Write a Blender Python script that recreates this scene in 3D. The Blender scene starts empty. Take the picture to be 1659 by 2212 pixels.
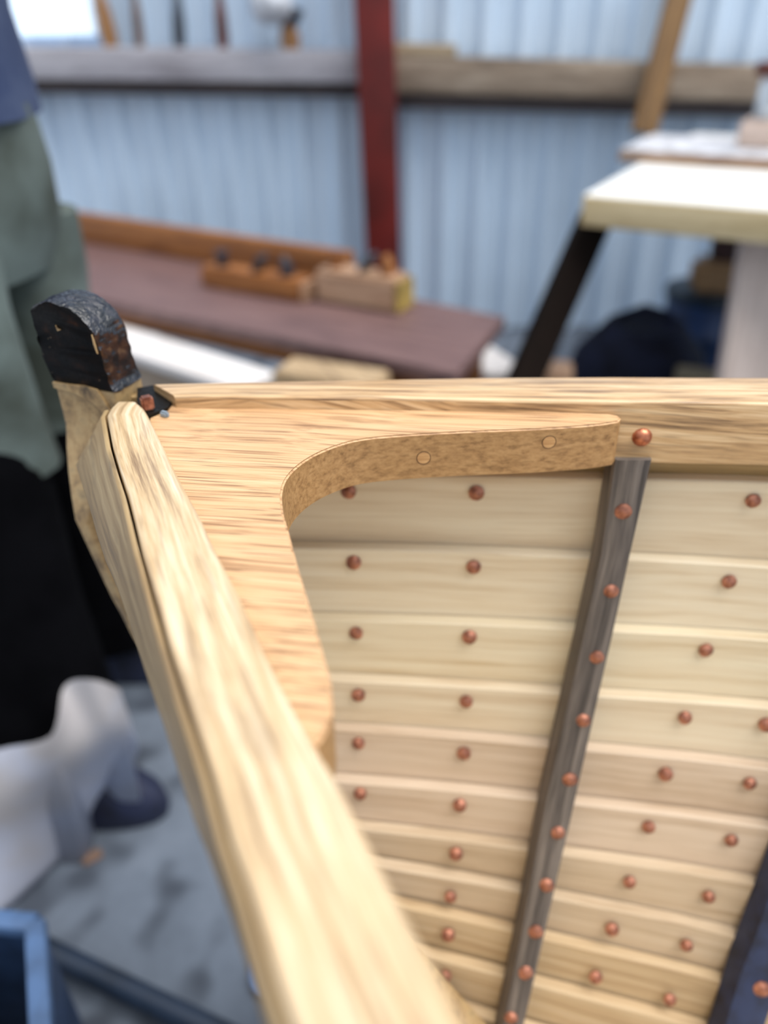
import bpy, bmesh, math, random
from mathutils import Vector, Matrix
random.seed(7)
sc = bpy.context.scene
COL = sc.collection
H = 0.2            # camera height above the gunwale plane (m)
ZC = 1.08          # camera height above the floor
ZG = ZC - H        # gunwale top
FPX = 1700.0
PITCH, ROLL = math.radians(32), math.radians(-1.0)
# ------------------------------------------------------------------ camera
Fv = Vector((0, math.cos(PITCH), -math.sin(PITCH)))
U0 = Vector((0, math.sin(PITCH), math.cos(PITCH)))
X0 = Vector((1, 0, 0))
Rv = X0*math.cos(ROLL) + U0*math.sin(ROLL)
Uv = -X0*math.sin(ROLL) + U0*math.cos(ROLL)
O = Vector((0, 0, ZC))
cam_data = bpy.data.cameras.new('camera')
cam = bpy.data.objects.new('camera', cam_data); COL.objects.link(cam)
m = Matrix.Identity(4)
for i, a in enumerate((Rv, Uv, -Fv)):
    for j in range(3): m[j][i] = a[j]
m.translation = O
cam.matrix_world = m
cam_data.sensor_fit = 'VERTICAL'; cam_data.sensor_height = 36; cam_data.sensor_width = 27
cam_data.lens = 36*FPX/2212
cam_data.clip_start = 0.005
cam_data.dof.use_dof = True
cam_data.dof.focus_distance = 0.43
cam_data.dof.aperture_fstop = (cam_data.lens/1000)/0.0100
sc.camera = cam

def ray(px, py):
    return Fv + Rv*((px-829.5)/FPX) - Uv*((py-1106)/FPX)
def P(px, py, z):
    d = ray(px, py); t = (z-ZC)/d.z; return O + d*t
def PY(px, py, Y):
    d = ray(px, py); return O + d*(Y/d.y)
def proj(p):
    r = Vector(p)-O; w = r.dot(Fv)
    return (829.5+FPX*r.dot(Rv)/w, 1106-FPX*r.dot(Uv)/w)
def interp(pts, x):
    """piecewise linear with linear extrapolation; pts sorted by first"""
    n = len(pts)
    i = 0
    while i < n-2 and x > pts[i+1][0]: i += 1
    (x0, y0), (x1, y1) = pts[i], pts[i+1]
    return y0 + (y1-y0)*(x-x0)/(x1-x0)

# ------------------------------------------------------------------ materials
def lin(c):
    return tuple(((v/255)/12.92 if v/255 <= 0.04045 else ((v/255+0.055)/1.055)**2.4) for v in c) + (1,)
MATS = {}
def newmat(name):
    mt = bpy.data.materials.new(name); mt.use_nodes = True
    nt = mt.node_tree; b = nt.nodes['Principled BSDF']
    return mt, nt, b
def N(nt, t, **kw):
    n = nt.nodes.new(t)
    for k, v in kw.items():
        if k in n.inputs: n.inputs[k].default_value = v
        else: setattr(n, k, v)
    return n
def ramp(nt, stops):
    r = nt.nodes.new('ShaderNodeValToRGB')
    e = r.color_ramp.elements
    while len(e) < len(stops): e.new(0.5)
    for el, (p, c) in zip(e, stops): el.position = p; el.color = c
    return r
def mixc(nt, fac, a, b, mode='MIX'):
    n = nt.nodes.new('ShaderNodeMix'); n.data_type = 'RGBA'; n.blend_type = mode
    for s, v in ((0, fac), (6, a), (7, b)):
        if hasattr(v, 'is_linked'): nt.links.new(v, n.inputs[s])
        else: n.inputs[s].default_value = v
    return n.outputs[2]
def wood(name, light, mid, dark, along=5, across=90, rough=0.5, pores=0.5, stain=0.0, stain_c=(60, 45, 35), coat=0.0,
         coords='UV', rot=0.0, warp=0.02, bump=0.15, pore_sc=(14, 420), blotch=(3, 10), wsc=7.0):
    mt, nt, b = newmat(name); L = nt.links.new
    tc = N(nt, 'ShaderNodeTexCoord')
    src = tc.outputs['UV' if coords == 'UV' else 'Object']
    # warp so the grain wanders
    nz = N(nt, 'ShaderNodeTexNoise', Scale=wsc, Detail=2.0); L(src, nz.inputs['Vector'])
    vm = N(nt, 'ShaderNodeVectorMath', operation='SUBTRACT'); L(nz.outputs['Color'], vm.inputs[0]); vm.inputs[1].default_value = (.5, .5, .5)
    vs = N(nt, 'ShaderNodeVectorMath', operation='SCALE'); L(vm.outputs[0], vs.inputs[0]); vs.inputs['Scale'].default_value = warp
    va = N(nt, 'ShaderNodeVectorMath', operation='ADD'); L(src, va.inputs[0]); L(vs.outputs[0], va.inputs[1])
    def mapped(a, c):
        mp = N(nt, 'ShaderNodeMapping'); L(va.outputs[0], mp.inputs['Vector'])
        mp.inputs['Rotation'].default_value = (0, 0, rot)
        mp2 = N(nt, 'ShaderNodeMapping'); L(mp.outputs[0], mp2.inputs['Vector'])
        mp2.inputs['Scale'].default_value = (a, c, c)
        return mp2.outputs[0]
    g = N(nt, 'ShaderNodeTexNoise', Scale=1.0, Detail=5.0, Roughness=0.65); L(mapped(along, across), g.inputs['Vector'])
    r = ramp(nt, [(0.28, lin(dark)), (0.47, lin(mid)), (0.68, lin(light))]); L(g.outputs['Fac'], r.inputs['Fac'])
    col = r.outputs['Color']
    p = N(nt, 'ShaderNodeTexNoise', Scale=1.0, Detail=2.0, Roughness=0.5); L(mapped(*pore_sc), p.inputs['Vector'])
    pr = ramp(nt, [(0.34, (1, 1, 1, 1)), (0.44, (0, 0, 0, 1))]); L(p.outputs['Fac'], pr.inputs['Fac'])
    pm = N(nt, 'ShaderNodeMath', operation='MULTIPLY'); L(pr.outputs['Color'], pm.inputs[0]); pm.inputs[1].default_value = pores
    col = mixc(nt, pm.outputs[0], col, lin(dark))
    if stain > 0:
        s = N(nt, 'ShaderNodeTexNoise', Scale=1.0, Detail=4.0, Roughness=0.6); L(mapped(*blotch), s.inputs['Vector'])
        sr = ramp(nt, [(0.56, (0, 0, 0, 1)), (0.74, (1, 1, 1, 1))]); L(s.outputs['Fac'], sr.inputs['Fac'])
        sm = N(nt, 'ShaderNodeMath', operation='MULTIPLY'); L(sr.outputs['Color'], sm.inputs[0]); sm.inputs[1].default_value = stain
        col = mixc(nt, sm.outputs[0], col, lin(stain_c))
    L(col, b.inputs['Base Color'])
    b.inputs['Roughness'].default_value = rough
    b.inputs['Coat Weight'].default_value = coat; b.inputs['Coat Roughness'].default_value = 0.2
    bp = N(nt, 'ShaderNodeBump', Strength=bump, Distance=0.001); L(g.outputs['Fac'], bp.inputs['Height']); L(bp.outputs[0], b.inputs['Normal'])
    return mt
def plain(name, c, rough=0.6, metal=0.0, var=0.12, scale=20, bump=0.0, c2=None, spec=0.5):
    mt, nt, b = newmat(name); L = nt.links.new
    tc = N(nt, 'ShaderNodeTexCoord')
    nz = N(nt, 'ShaderNodeTexNoise', Scale=float(scale), Detail=4.0); L(tc.outputs['Object'], nz.inputs['Vector'])
    c2 = c2 or tuple(max(0, v*(1-var*2)) for v in c)
    r = ramp(nt, [(0.35, lin(c2)), (0.6, lin(c))]); L(nz.outputs['Fac'], r.inputs['Fac'])
    L(r.outputs['Color'], b.inputs['Base Color'])
    b.inputs['Roughness'].default_value = rough; b.inputs['Metallic'].default_value = metal; b.inputs['Specular IOR Level'].default_value = spec
    if bump:
        bp = N(nt, 'ShaderNodeBump', Strength=bump, Distance=0.002); L(nz.outputs['Fac'], bp.inputs['Height']); L(bp.outputs[0], b.inputs['Normal'])
    return mt

M_GUN = wood('weathered_oak', (232, 213, 182), (202, 172, 131), (120, 92, 66), along=10, across=220, rough=0.42, pores=0.35, stain=0.5, stain_c=(112, 88, 68), coat=0.5, warp=0.002, wsc=9.0, blotch=(12, 70), pore_sc=(22, 380), bump=0.3)
M_FAR = wood('oak_rail', (228, 198, 156), (194, 156, 110), (92, 64, 40), along=8, across=220, rough=0.42, pores=0.5, stain=0.6, stain_c=(84, 58, 38), coat=0.4, warp=0.010, blotch=(8, 80))
M_STRAKE = wood('rail_face_shaded', (182, 156, 114), (152, 124, 84), (82, 66, 50), along=5, across=90, rough=0.5, pores=0.2, stain=0.75, stain_c=(74, 62, 52), coat=0.2, warp=0.006, blotch=(10, 45))  # stained rail wood, darkened to carry the shade on its left-facing side
M_SHEERSHADE = wood('sheer_shaded', (196, 168, 120), (176, 146, 98), (120, 94, 60), along=5, across=120, rough=0.5, pores=0.3, warp=0.006)  # browner than its neighbours: shade under the gunwale put into the colour
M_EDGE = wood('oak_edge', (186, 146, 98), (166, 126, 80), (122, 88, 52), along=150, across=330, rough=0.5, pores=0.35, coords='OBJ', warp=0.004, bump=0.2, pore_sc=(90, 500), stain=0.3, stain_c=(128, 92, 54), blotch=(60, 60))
M_BREAST = wood('fresh_oak', (222, 184, 142), (206, 163, 118), (126, 88, 56), along=5, across=420, rough=0.5, pores=0.85, coords='OBJ', rot=math.radians(9), warp=0.02, wsc=4.0, bump=0.2, pore_sc=(11, 900), coat=0.1)
M_PLUG = wood('plug_wood', (206, 164, 112), (184, 138, 88), (140, 96, 56), along=40, across=400, coords='OBJ', pores=0.3)
M_PLUGRIM = plain('plug_rim', (96, 64, 36))
M_PLANK = [wood('pale_plank_%d' % k, a, b_, c, along=3, across=70, rough=0.55, pores=0.25, stain=0.18, stain_c=(178, 140, 96), warp=0.01, bump=0.05, pore_sc=(8, 220), blotch=(4, 30))
           for k, (a, b_, c) in enumerate([((232, 220, 192), (224, 208, 178), (200, 176, 138)), ((228, 214, 188), (218, 200, 172), (192, 166, 132)), ((234, 222, 198), (226, 210, 182), (202, 178, 144))])]
M_PLANKSHADE = [wood('tan_shaded_plank_%d' % k, a, b_, c, along=3, across=70, rough=0.55, pores=0.25, stain=0.2, stain_c=(160, 120, 84), warp=0.01, bump=0.05, pore_sc=(8, 220), blotch=(4, 30))
            for k, (a, b_, c) in enumerate([((214, 194, 172), (202, 180, 156), (172, 146, 118)), ((206, 186, 160), (192, 170, 142), (160, 134, 104)), ((200, 178, 146), (186, 160, 124), (150, 122, 88))])]  # pinkish-tan boards, darkened further for the shade low in the hull
M_RIB = wood('dark_rib', (124, 114, 106), (88, 80, 76), (42, 37, 35), along=6, across=160, rough=0.5, pores=0.5, warp=0.006, bump=0.3)
M_BLUERIB = plain('navy_rib', (34, 46, 78), 0.5, scale=60, c2=(18, 26, 50))
M_TAR = None
def tar(name, cols, spec, r0, r1, bs, bd):
    mt, nt, b = newmat(name); L = nt.links.new
    tc = N(nt, 'ShaderNodeTexCoord')
    n1 = N(nt, 'ShaderNodeTexNoise', Scale=110.0, Detail=5.0); L(tc.outputs['Object'], n1.inputs['Vector'])
    r = ramp(nt, [(p_, lin(c_)) for p_, c_ in zip((0.40, 0.58, 0.74), cols)]); L(n1.outputs['Fac'], r.inputs['Fac'])
    n3 = N(nt, 'ShaderNodeTexVoronoi', Scale=420.0); L(tc.outputs['Object'], n3.inputs['Vector'])
    r3 = ramp(nt, [(0.10, (1, 1, 1, 1)), (0.16, (0, 0, 0, 1))]); L(n3.outputs['Distance'], r3.inputs['Fac'])
    n4 = N(nt, 'ShaderNodeTexNoise', Scale=230.0); L(tc.outputs['Object'], n4.inputs['Vector'])
    r4 = ramp(nt, [(0.62, (0, 0, 0, 1)), (0.66, (1, 1, 1, 1))]); L(n4.outputs['Fac'], r4.inputs['Fac'])
    mm = N(nt, 'ShaderNodeMath', operation='MULTIPLY'); L(r3.outputs['Color'], mm.inputs[0]); L(r4.outputs['Color'], mm.inputs[1])
    L(mixc(nt, mm.outputs[0], r.outputs['Color'], lin((150, 130, 105))), b.inputs['Base Color'])
    n2 = N(nt, 'ShaderNodeTexNoise', Scale=300.0, Detail=3.0); L(tc.outputs['Object'], n2.inputs['Vector'])
    rr = N(nt, 'ShaderNodeMapRange'); L(n2.outputs['Fac'], rr.inputs['Value']); rr.inputs['To Min'].default_value = r0; rr.inputs['To Max'].default_value = r1
    b.inputs['Specular IOR Level'].default_value = spec
    L(rr.outputs[0], b.inputs['Roughness'])
    bp = N(nt, 'ShaderNodeBump', Strength=bs, Distance=bd); L(n2.outputs['Fac'], bp.inputs['Height']); L(bp.outputs[0], b.inputs['Normal'])
    return mt
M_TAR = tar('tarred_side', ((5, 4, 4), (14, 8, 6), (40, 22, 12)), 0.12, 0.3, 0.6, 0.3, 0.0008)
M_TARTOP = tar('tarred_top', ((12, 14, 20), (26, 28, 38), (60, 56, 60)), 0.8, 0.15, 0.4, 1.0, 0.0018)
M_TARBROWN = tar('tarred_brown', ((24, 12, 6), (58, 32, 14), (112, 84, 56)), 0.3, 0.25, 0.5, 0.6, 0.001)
M_CHIP = plain('bare_chip', (176, 146, 104), 0.5)
M_STEM = wood('stem_oak', (190, 162, 116), (160, 130, 88), (82, 66, 48), along=60, across=60, rough=0.5, pores=0.2, stain=0.8, stain_c=(60, 48, 40), coords='OBJ', coat=0.2, blotch=(60, 60), pore_sc=(200, 200))
M_GAP = plain('gap_black', (14, 12, 11), 0.5, scale=200, bump=0.5, spec=0.2)
M_COPPER = plain('copper', (206, 132, 100), 0.32, metal=0.75, scale=160, c2=(150, 84, 58), bump=0.15)
M_COPPERDULL = plain('dull_copper', (184, 124, 100), 0.42, metal=0.6, scale=160, c2=(122, 76, 60), bump=0.15)

# ------------------------------------------------------------------ mesh helpers
def link(name, me, mat=None, parent=None, smooth=40):
    o = bpy.data.objects.new(name, me); COL.objects.link(o)
    if mat is not None: me.materials.append(mat)
    if smooth:
        for p in me.polygons: p.use_smooth = True
        try: me.set_sharp_from_angle(angle=math.radians(smooth))
        except Exception: pass
    if parent is not None: o.parent = parent
    return o
def tag(o, label=None, cat=None, group=None, kind=None):
    if label: o['label'] = label
    if cat: o['category'] = cat
    if group: o['group'] = group
    if kind: o['kind'] = kind
    return o
def empty(name, loc=(0, 0, 0)):
    o = bpy.data.objects.new(name, None); COL.objects.link(o); o.location = loc; return o
def loft(name, rings, mat, parent=None, caps=True, smooth=40):
    me = bpy.data.meshes.new(name); bm = bmesh.new(); uv = bm.loops.layers.uv.new('UVMap')
    n = len(rings[0]); V = [[bm.verts.new(p) for p in r] for r in rings]
    cen = [sum((Vector(p) for p in r), Vector())/n for r in rings]
    us = [0]
    for a, b in zip(cen, cen[1:]): us.append(us[-1]+(b-a).length)
    off = random.random()*3
    per = []
    for r in rings:
        v = [0]
        for i in range(n): v.append(v[-1]+(Vector(r[(i+1) % n])-Vector(r[i])).length)
        per.append(v)
    for k in range(len(rings)-1):
        for i in range(n):
            j = (i+1) % n
            try: f = bm.faces.new((V[k][i], V[k][j], V[k+1][j], V[k+1][i]))
            except ValueError: continue
            for lp, (u, v) in zip(f.loops, ((us[k], per[k][i]), (us[k], per[k][i+1]), (us[k+1], per[k+1][i+1]), (us[k+1], per[k+1][i]))):
                lp[uv].uv = (u+off, v+off)
    if caps:
        for k in (0, -1):
            try:
                f = bm.faces.new(V[k] if k else V[k][::-1])
                for lp in f.loops: lp[uv].uv = (off+lp.vert.co.x, off+lp.vert.co.z)
            except ValueError: pass
    bmesh.ops.recalc_face_normals(bm, faces=bm.faces)
    bm.to_mesh(me); bm.free()
    return link(name, me, mat, parent, smooth)
def fillet(corners, r, seg=3):
    """round the corners of a closed 3D polygon"""
    out = []; n = len(corners); C = [Vector(c) for c in corners]
    for i in range(n):
        p, c, q = C[i-1], C[i], C[(i+1) % n]
        a, b = p-c, q-c
        rr = min(r, a.length*0.45, b.length*0.45)
        A = c+a.normalized()*rr; B = c+b.normalized()*rr
        for k in range(seg+1):
            t = k/seg
            out.append(A*(1-t)**2 + c*2*t*(1-t) + B*t*t)
    return out
def smooth_poly(pts, per=6):
    """Catmull-Rom through 2D points (open)"""
    out = []; n = len(pts)
    for i in range(n-1):
        p0, p1, p2, p3 = pts[max(i-1, 0)], pts[i], pts[i+1], pts[min(i+2, n-1)]
        for k in range(per):
            t = k/per
            out.append(tuple(0.5*((2*b)+(-a+c)*t+(2*a-5*b+4*c-d)*t*t+(-a+3*b-3*c+d)*t**3) for a, b, c, d in zip(p0, p1, p2, p3)))
    out.append(tuple(pts[-1])); return out
def boxmesh(name, size, mat, loc=(0, 0, 0), rotz=0, parent=None, bev=0.004, rot=None):
    """box with its base centre at loc, lightly bevelled, mesh data in local coords"""
    bm = bmesh.new(); uv = bm.loops.layers.uv.new('UVMap')
    bmesh.ops.create_cube(bm, size=1)
    for v in bm.verts: v.co = Vector((v.co.x*size[0], v.co.y*size[1], (v.co.z+0.5)*size[2]))
    if bev: bmesh.ops.bevel(bm, geom=bm.edges[:], offset=bev, segments=2, affect='EDGES')
    ax = 0 if size[0] >= max(size[1], size[2]) else (1 if size[1] >= size[2] else 2)
    o2 = [i for i in range(3) if i != ax]; of = random.random()*4
    for f in bm.faces:
        for lp in f.loops: lp[uv].uv = (lp.vert.co[ax]+of, lp.vert.co[o2[0]]+lp.vert.co[o2[1]]+of)
    me = bpy.data.meshes.new(name); bm.to_mesh(me); bm.free()
    o = link(name, me, mat, parent, 35)
    o.location = loc; o.rotation_euler = rot if rot else (0, 0, rotz)
    return o
def bar(name, a, b, w, h, mat, parent=None, up=(0, 0, 1), bev=0.004):
    """rectangular bar from a to b"""
    a, b = Vector(a), Vector(b); d = (b-a).normalized(); s = d.cross(Vector(up)).normalized(); u = s.cross(d)
    R = []
    for p in (a, b): R.append(fillet([p-s*w/2-u*h/2, p+s*w/2-u*h/2, p+s*w/2+u*h/2, p-s*w/2+u*h/2], bev, 2))
    return loft(name, R, mat, parent, smooth=35)
def tube(name, pts, r, mat, parent=None, seg=14):
    pts = [Vector(p) for p in pts]; R = []
    rs = r if isinstance(r, (list, tuple)) else [r]*len(pts)
    for i, p in enumerate(pts):
        d = (pts[min(i+1, len(pts)-1)]-pts[max(i-1, 0)]).normalized()
        ref = Vector((0, 0, 1)) if abs(d.z) < 0.9 else Vector((1, 0, 0))
        s = d.cross(ref).normalized(); u = s.cross(d)
        R.append([p+(s*math.cos(2*math.pi*k/seg)+u*math.sin(2*math.pi*k/seg))*rs[i] for k in range(seg)])
    return loft(name, R, mat, parent, smooth=50)
def lathe(name, prof, mat, parent=None, seg=20, wob=0.0):
    rings = []
    for (r, z) in prof:
        rings.append([Vector((max(r, 1e-5)*math.cos(2*math.pi*k/seg)*(1+wob*math.sin(3*k)), max(r, 1e-5)*math.sin(2*math.pi*k/seg), z)) for k in range(seg)])
    return loft(name, rings, mat, parent, smooth=50)
def orient(o, loc, n, spin=0):
    q = Vector(n).to_track_quat('Z', 'Y'); mw = q.to_matrix().to_4x4() @ Matrix.Rotation(spin, 4, 'Z'); mw.translation = loc
    o.matrix_local = mw

# ================================================================== THE BOAT
boat = empty('boat'); tag(boat, 'clinker-built wooden boat bow with oak breasthook and black-tipped stem', 'boat')

# ---- far gunwale (inwale)
far_in = [(377, 855), (540, 856.5), (700, 858), (989, 861), (1336, 867), (1659, 871)]
far_out = [(331, 829), (540, 824), (700, 821.5), (1047, 815), (1336, 813.5), (1659, 815)]
gi = [P(x, y, ZG) for x, y in far_in]; go = [P(x, y, ZG) for x, y in far_out]
def ext(pts, n=2, step=0.12, curve=0.0):
    d = (pts[-1]-pts[-2]).normalized(); out = list(pts)
    for k in range(n):
        d = Vector((d.x, d.y-curve, d.z)).normalized(); out.append(out[-1]+d*step)
    return out
gi = ext(gi, 4, 0.15, 0.03); go = ext(go, 4, 0.15, 0.03)
GI = [(p.x, p.y) for p in gi]
GH = 0.215*H
rings = []
for a, b in zip(gi, go):
    rings.append(fillet([a, b, b-Vector((0, 0, GH)), a-Vector((0, 0, GH))], 0.0022, 3))
fg = loft('gunwale', rings, M_FAR, boat); tag(fg, 'straight far gunwale running to the right')

# ---- hull inner surface: Y as a function of X and depth d below the gunwale
def Ys(X, d):
    e = d/H
    return interp(GI, X) + 0.085*H - (0.12*e*e)*H
def hit(px, py, off=0.0):
    d = ray(px, py)
    def g(t):
        p = O+d*t; return p.y-(Ys(p.x, ZG-p.z)-off)
    lo, hi = 0.05, 0.05
    while g(hi) < 0 and hi < 3: hi += 0.01
    lo = hi-0.01
    for _ in range(40):
        mid = (lo+hi)/2
        if g(mid) < 0: lo = mid
        else: hi = mid
    return O+d*hi
def nrm(X, d):
    e = 1e-4
    tx = Vector((1, (Ys(X+e, d)-Ys(X-e, d))/(2*e), 0)); td = Vector((0, (Ys(X, d+e)-Ys(X, d-e))/(2*e), -1))
    n = tx.cross(td).normalized()
    return n if n.y < 0 else -n

# centre plane through the stem
A = P(232, 872, ZG)
B2 = P(1336, 867, ZG); C2 = P(700, 1660, ZG)
d1 = (B2-A).normalized(); d2 = (C2-A).normalized()
CD = (d1+d2); CD.z = 0; CD.normalize()       # aft along the centreline
CN = Vector((-CD.y, CD.x, 0))                # towards the far side
def stemX(d):
    lo, hi = A.x-0.1, A.x+0.9
    def g(X):
        return (Vector((X, Ys(X, d), 0))-Vector((A.x, A.y, 0))).dot(CN)
    # distance to the far side of the centre plane; find where it becomes positive
    X = lo
    while g(X) < 0.007 and X < hi: X += 0.002
    return X

seam_px = [
    [(700, 1029), (1000, 1030), (1240, 1032), (1400, 1036), (1659, 1043)],
    [(640, 1184), (700, 1186), (1000, 1193), (1240, 1203), (1400, 1210), (1659, 1226)],
    [(690, 1340), (900, 1344), (1234, 1359), (1330, 1365), (1659, 1383)],
    [(720, 1471), (994, 1483), (1210, 1498), (1298, 1506), (1659, 1530)],
    [(720, 1578), (994, 1594), (1190, 1612), (1266, 1623), (1659, 1662)],
    [(737, 1690), (925, 1702), (1140, 1724), (1248, 1741), (1659, 1790)],
    [(802, 1795), (950, 1808), (1135, 1834), (1220, 1852), (1659, 1920)],
    [(831, 1874), (1124, 1925), (1197, 1946), (1495, 2014), (1659, 2050)],
    [(889, 1966), (1106, 2013), (1170, 2036), (1289, 2069), (1659, 2165)],
    [(925, 2071), (1081, 2110), (1142, 2132), (1266, 2174), (1659, 2290)],
]
seams = []
for s in seam_px:
    q = []
    for k in range(len(s)):
        p = hit(*s[k]); q.append((p.x, ZG-p.z))
    seams.append(q)
# fairing: quadratic least squares d(X) over each seam
def fit(q):
    import numpy as np
    x = np.array([a for a, b in q]); y = np.array([b for a, b in q])
    c = np.polyfit(x, y, 1 if len(q) < 4 else 2)
    return c
FIT = [fit(q) for q in seams]
def seam_d(i, X):
    def ev(c, X):
        Xl = max(min(X, 0.30), -0.08)
        base = c[-1]+c[-2]*Xl+(c[-3]*Xl*Xl if len(c) > 2 else 0)
        slope = c[-2]+(2*c[-3]*Xl if len(c) > 2 else 0)
        return base+slope*(min(X, 0.42)-Xl)
    if i < 0: return 0.008
    if i < len(FIT): return ev(FIT[i], X)
    return ev(FIT[-1], X)+(i-len(FIT)+1)*(ev(FIT[-1], X)-ev(FIT[-2], X))
TH = 0.046*H
NP = 13
def plank_rings(i, mirror=False):
    R = []
    x0 = stemX((seam_d(i-1, -0.05)+seam_d(i, -0.05))/2); x1 = 0.80
    for k in range(49):
        X = x0+(x1-x0)*k/48
        dt, db = seam_d(i-1, X), seam_d(i, X)
        lap = 0.12*H
        inner, outer = [], []
        for f in (0, .25, .5, .75, 1.0, 1.0+lap/(db-dt)):
            d = dt+(db-dt)*f
            o = -TH*1.12*f
            xe = stemX(d)
            Xp = xe+(x1-xe)*k/48
            y = Ys(Xp, d)
            inner.append(Vector((Xp, y-o, ZG-d))); outer.append(Vector((Xp, y-o+TH, ZG-d)))
        # soften the top inner edge a little
        top = inner[0]
        ring = [top+Vector((0, 0.0012, 0)), top+Vector((0, 0, -0.0009))]+inner[1:]+outer[::-1]
        if mirror:
            ring = [p-2*CN*((p-A).dot(CN)) for p in ring]
        R.append(ring)
    return R
planks = []
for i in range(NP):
    planks.append(loft('plank', plank_rings(i), M_SHEERSHADE if i == 0 else (M_PLANK[i % 3] if i < 5 else M_PLANKSHADE[0 if i < 7 else (1 if i < 9 else 2)]), boat, smooth=30))

tag(planks[0], 'browner top plank tinted for the shade under the far gunwale')
# ---- copper rivets
rv_r = 0.026*H
rivet0 = lathe('rivet', [(0, 0.0025+0.0008), (0.32*rv_r, 0.0031), (0.62*rv_r, 0.0024), (0.80*rv_r, 0.0015), (rv_r, 0.0010), (rv_r, -0.001)], M_COPPERDULL, boat, 18, 0.03)
first = [True]
def rivet(px, py, parent, off, scale=1.0, mesh=rivet0):
    p = hit(px, py, off)
    n = nrm(p.x, ZG-p.z)
    if mesh is rivet0 and first[0]: o = rivet0; first[0] = False
    else:
        o = mesh.copy(); COL.objects.link(o)
    o.parent = parent
    orient(o, p, n+Vector((random.uniform(-.15, .15), 0, random.uniform(-.12, .12))), random.random()*6)
    o.scale = (scale*random.uniform(.94, 1.06),)*3
    return o
col1 = [(753, 1062), (764, 1215), (769, 1368), (774, 1502), (774, 1606), (778, 1715)]
col2 = [(1029, 1065), (1023, 1225), (1014, 1376), (1007, 1516), (1002, 1628), (993, 1740), (985, 1845), (973, 1938), (968, 2020), (962, 2108)]
col4 = [(1627, 1082), (1575, 1257), (1525, 1405), (1480, 1551), (1438, 1673), (1401, 1787), (1360, 1906), (1322, 2008), (1287, 2111)]
col5 = [(None), (None), (None), (1655, 1566), (1620, 1693), (1580, 1816), (1531, 1938), (1483, 2043), (1447, 2160)]
for colx in (col1, col2, col4, col5):
    for i, c in enumerate(colx):
        if c: rivet(c[0], c[1], planks[min(i+1, NP-1)], -0.0005, 1.0)

# ---- ribs
def rib(name, left, right, side_off, mat, ys, lbl):
    R = []
    for y in ys:
        xl, xr = interp(left, y), interp(right, y)
        a, b = hit(xl, y, side_off), hit(xr, y, side_off)
        back = Vector((0, side_off+0.002, 0))
        R.append(fillet([a, b, b+back, a+back], 0.0018, 2))
    o = loft(name, R, mat, boat); tag(o, lbl); return o
RO = 0.10*H
rl = [(993, 1330), (1011, 1326), (1200, 1298), (1369, 1261), (1566, 1216), (1772, 1170), (2000, 1129), (2212, 1087)]
rr = [(993, 1409), (1011, 1405), (1200, 1362), (1369, 1325), (1566, 1280), (1749, 1239), (1932, 1197), (2092, 1161), (2212, 1133)]
rib1 = rib('rib', rl, rr, RO, M_RIB, [994, 1011, 1060, 1120]+list(range(1200, 2400, 90)), 'dark weathered rib studded with copper rivets')
for c in [(1346, 1104), (1320, 1276), (1289, 1419), (1260, 1555), (1231, 1683), (1205, 1798), (1181, 1911), (1157, 2012), (1135, 2100), (1104, 2198)]:
    rivet(c[0], c[1], rib1, RO-0.0003, 1.02)
r2l = [(1500, 1815), (1950, 1659), (2106, 1600), (2212, 1568)]
r2r = [(1500, 1920), (1950, 1752), (2106, 1690), (2212, 1655)]
rib2 = rib('rib', r2l, r2r, RO, M_BLUERIB, [1030, 1120, 1210, 1300, 1400, 1500, 1600, 1700, 1800, 1900, 2000, 2106, 2212, 2300], 'dark navy rib at the edge')
rivet(1645, 2135, rib2, RO-0.0003, 1.15)

# ---- near gunwale and its rubbing strake
gl = [(868, 250, 296), (880, 238, 310), (895, 230, 320), (959, 242, 352), (1014, 258, 378), (1068, 276, 407), (1123, 290, 437), (1190, 306, 467), (1290, 335, 520), (1411, 371, 575),
      (1520, 406, 630), (1602, 435, 673), (1670, 458, 719), (1807, 497, 792), (1927, 540, 853), (2042, 575, 915), (2126, 602, 962), (2209, 632, 1001)]
GNH = 0.2*H
Ls = [P(l, y, ZG) for y, l, r in gl]; Rs = [P(r, y, ZG) for y, l, r in gl]
Ls = ext(Ls, 6, 0.09); Rs = ext(Rs, 6, 0.09)
rings = []
for a, b in zip(Ls, Rs):
    dz = Vector((0, 0, GNH))
    rings.append(fillet([a, b, b-dz, a-dz], 0.003, 3))
ng = loft('gunwale', rings, M_GUN, boat); tag(ng, 'scuffed pale near gunwale sweeping towards the viewer')
sil = [(166, 1005), (196, 1098), (221, 1191), (263, 1285), (312, 1438), (350, 1548), (389, 1668), (416, 1756), (465, 1876), (526, 2002), (575, 2079), (624, 2188)]
silp = sorted([(p.y, p.x) for p in (P(x, y, ZG-GNH) for x, y in sil)])
rings = []
for a in Ls[1:]:
    xo = min(interp(silp, a.y), a.x-0.004)
    top = Vector((a.x-0.0012, a.y, ZG-0.0015))
    t2 = Vector((a.x-0.004, a.y, ZG-0.002))
    out = Vector((xo-0.0006, a.y, ZG-GNH)); ob = Vector((xo+0.001, a.y, ZG-GNH*1.25)); inn = Vector((a.x-0.0012, a.y, ZG-GNH*1.3))
    rings.append(fillet([top, t2, out, ob, inn], 0.0008, 2))
loft('rubbing_strake', rings, M_STRAKE, boat)

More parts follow.
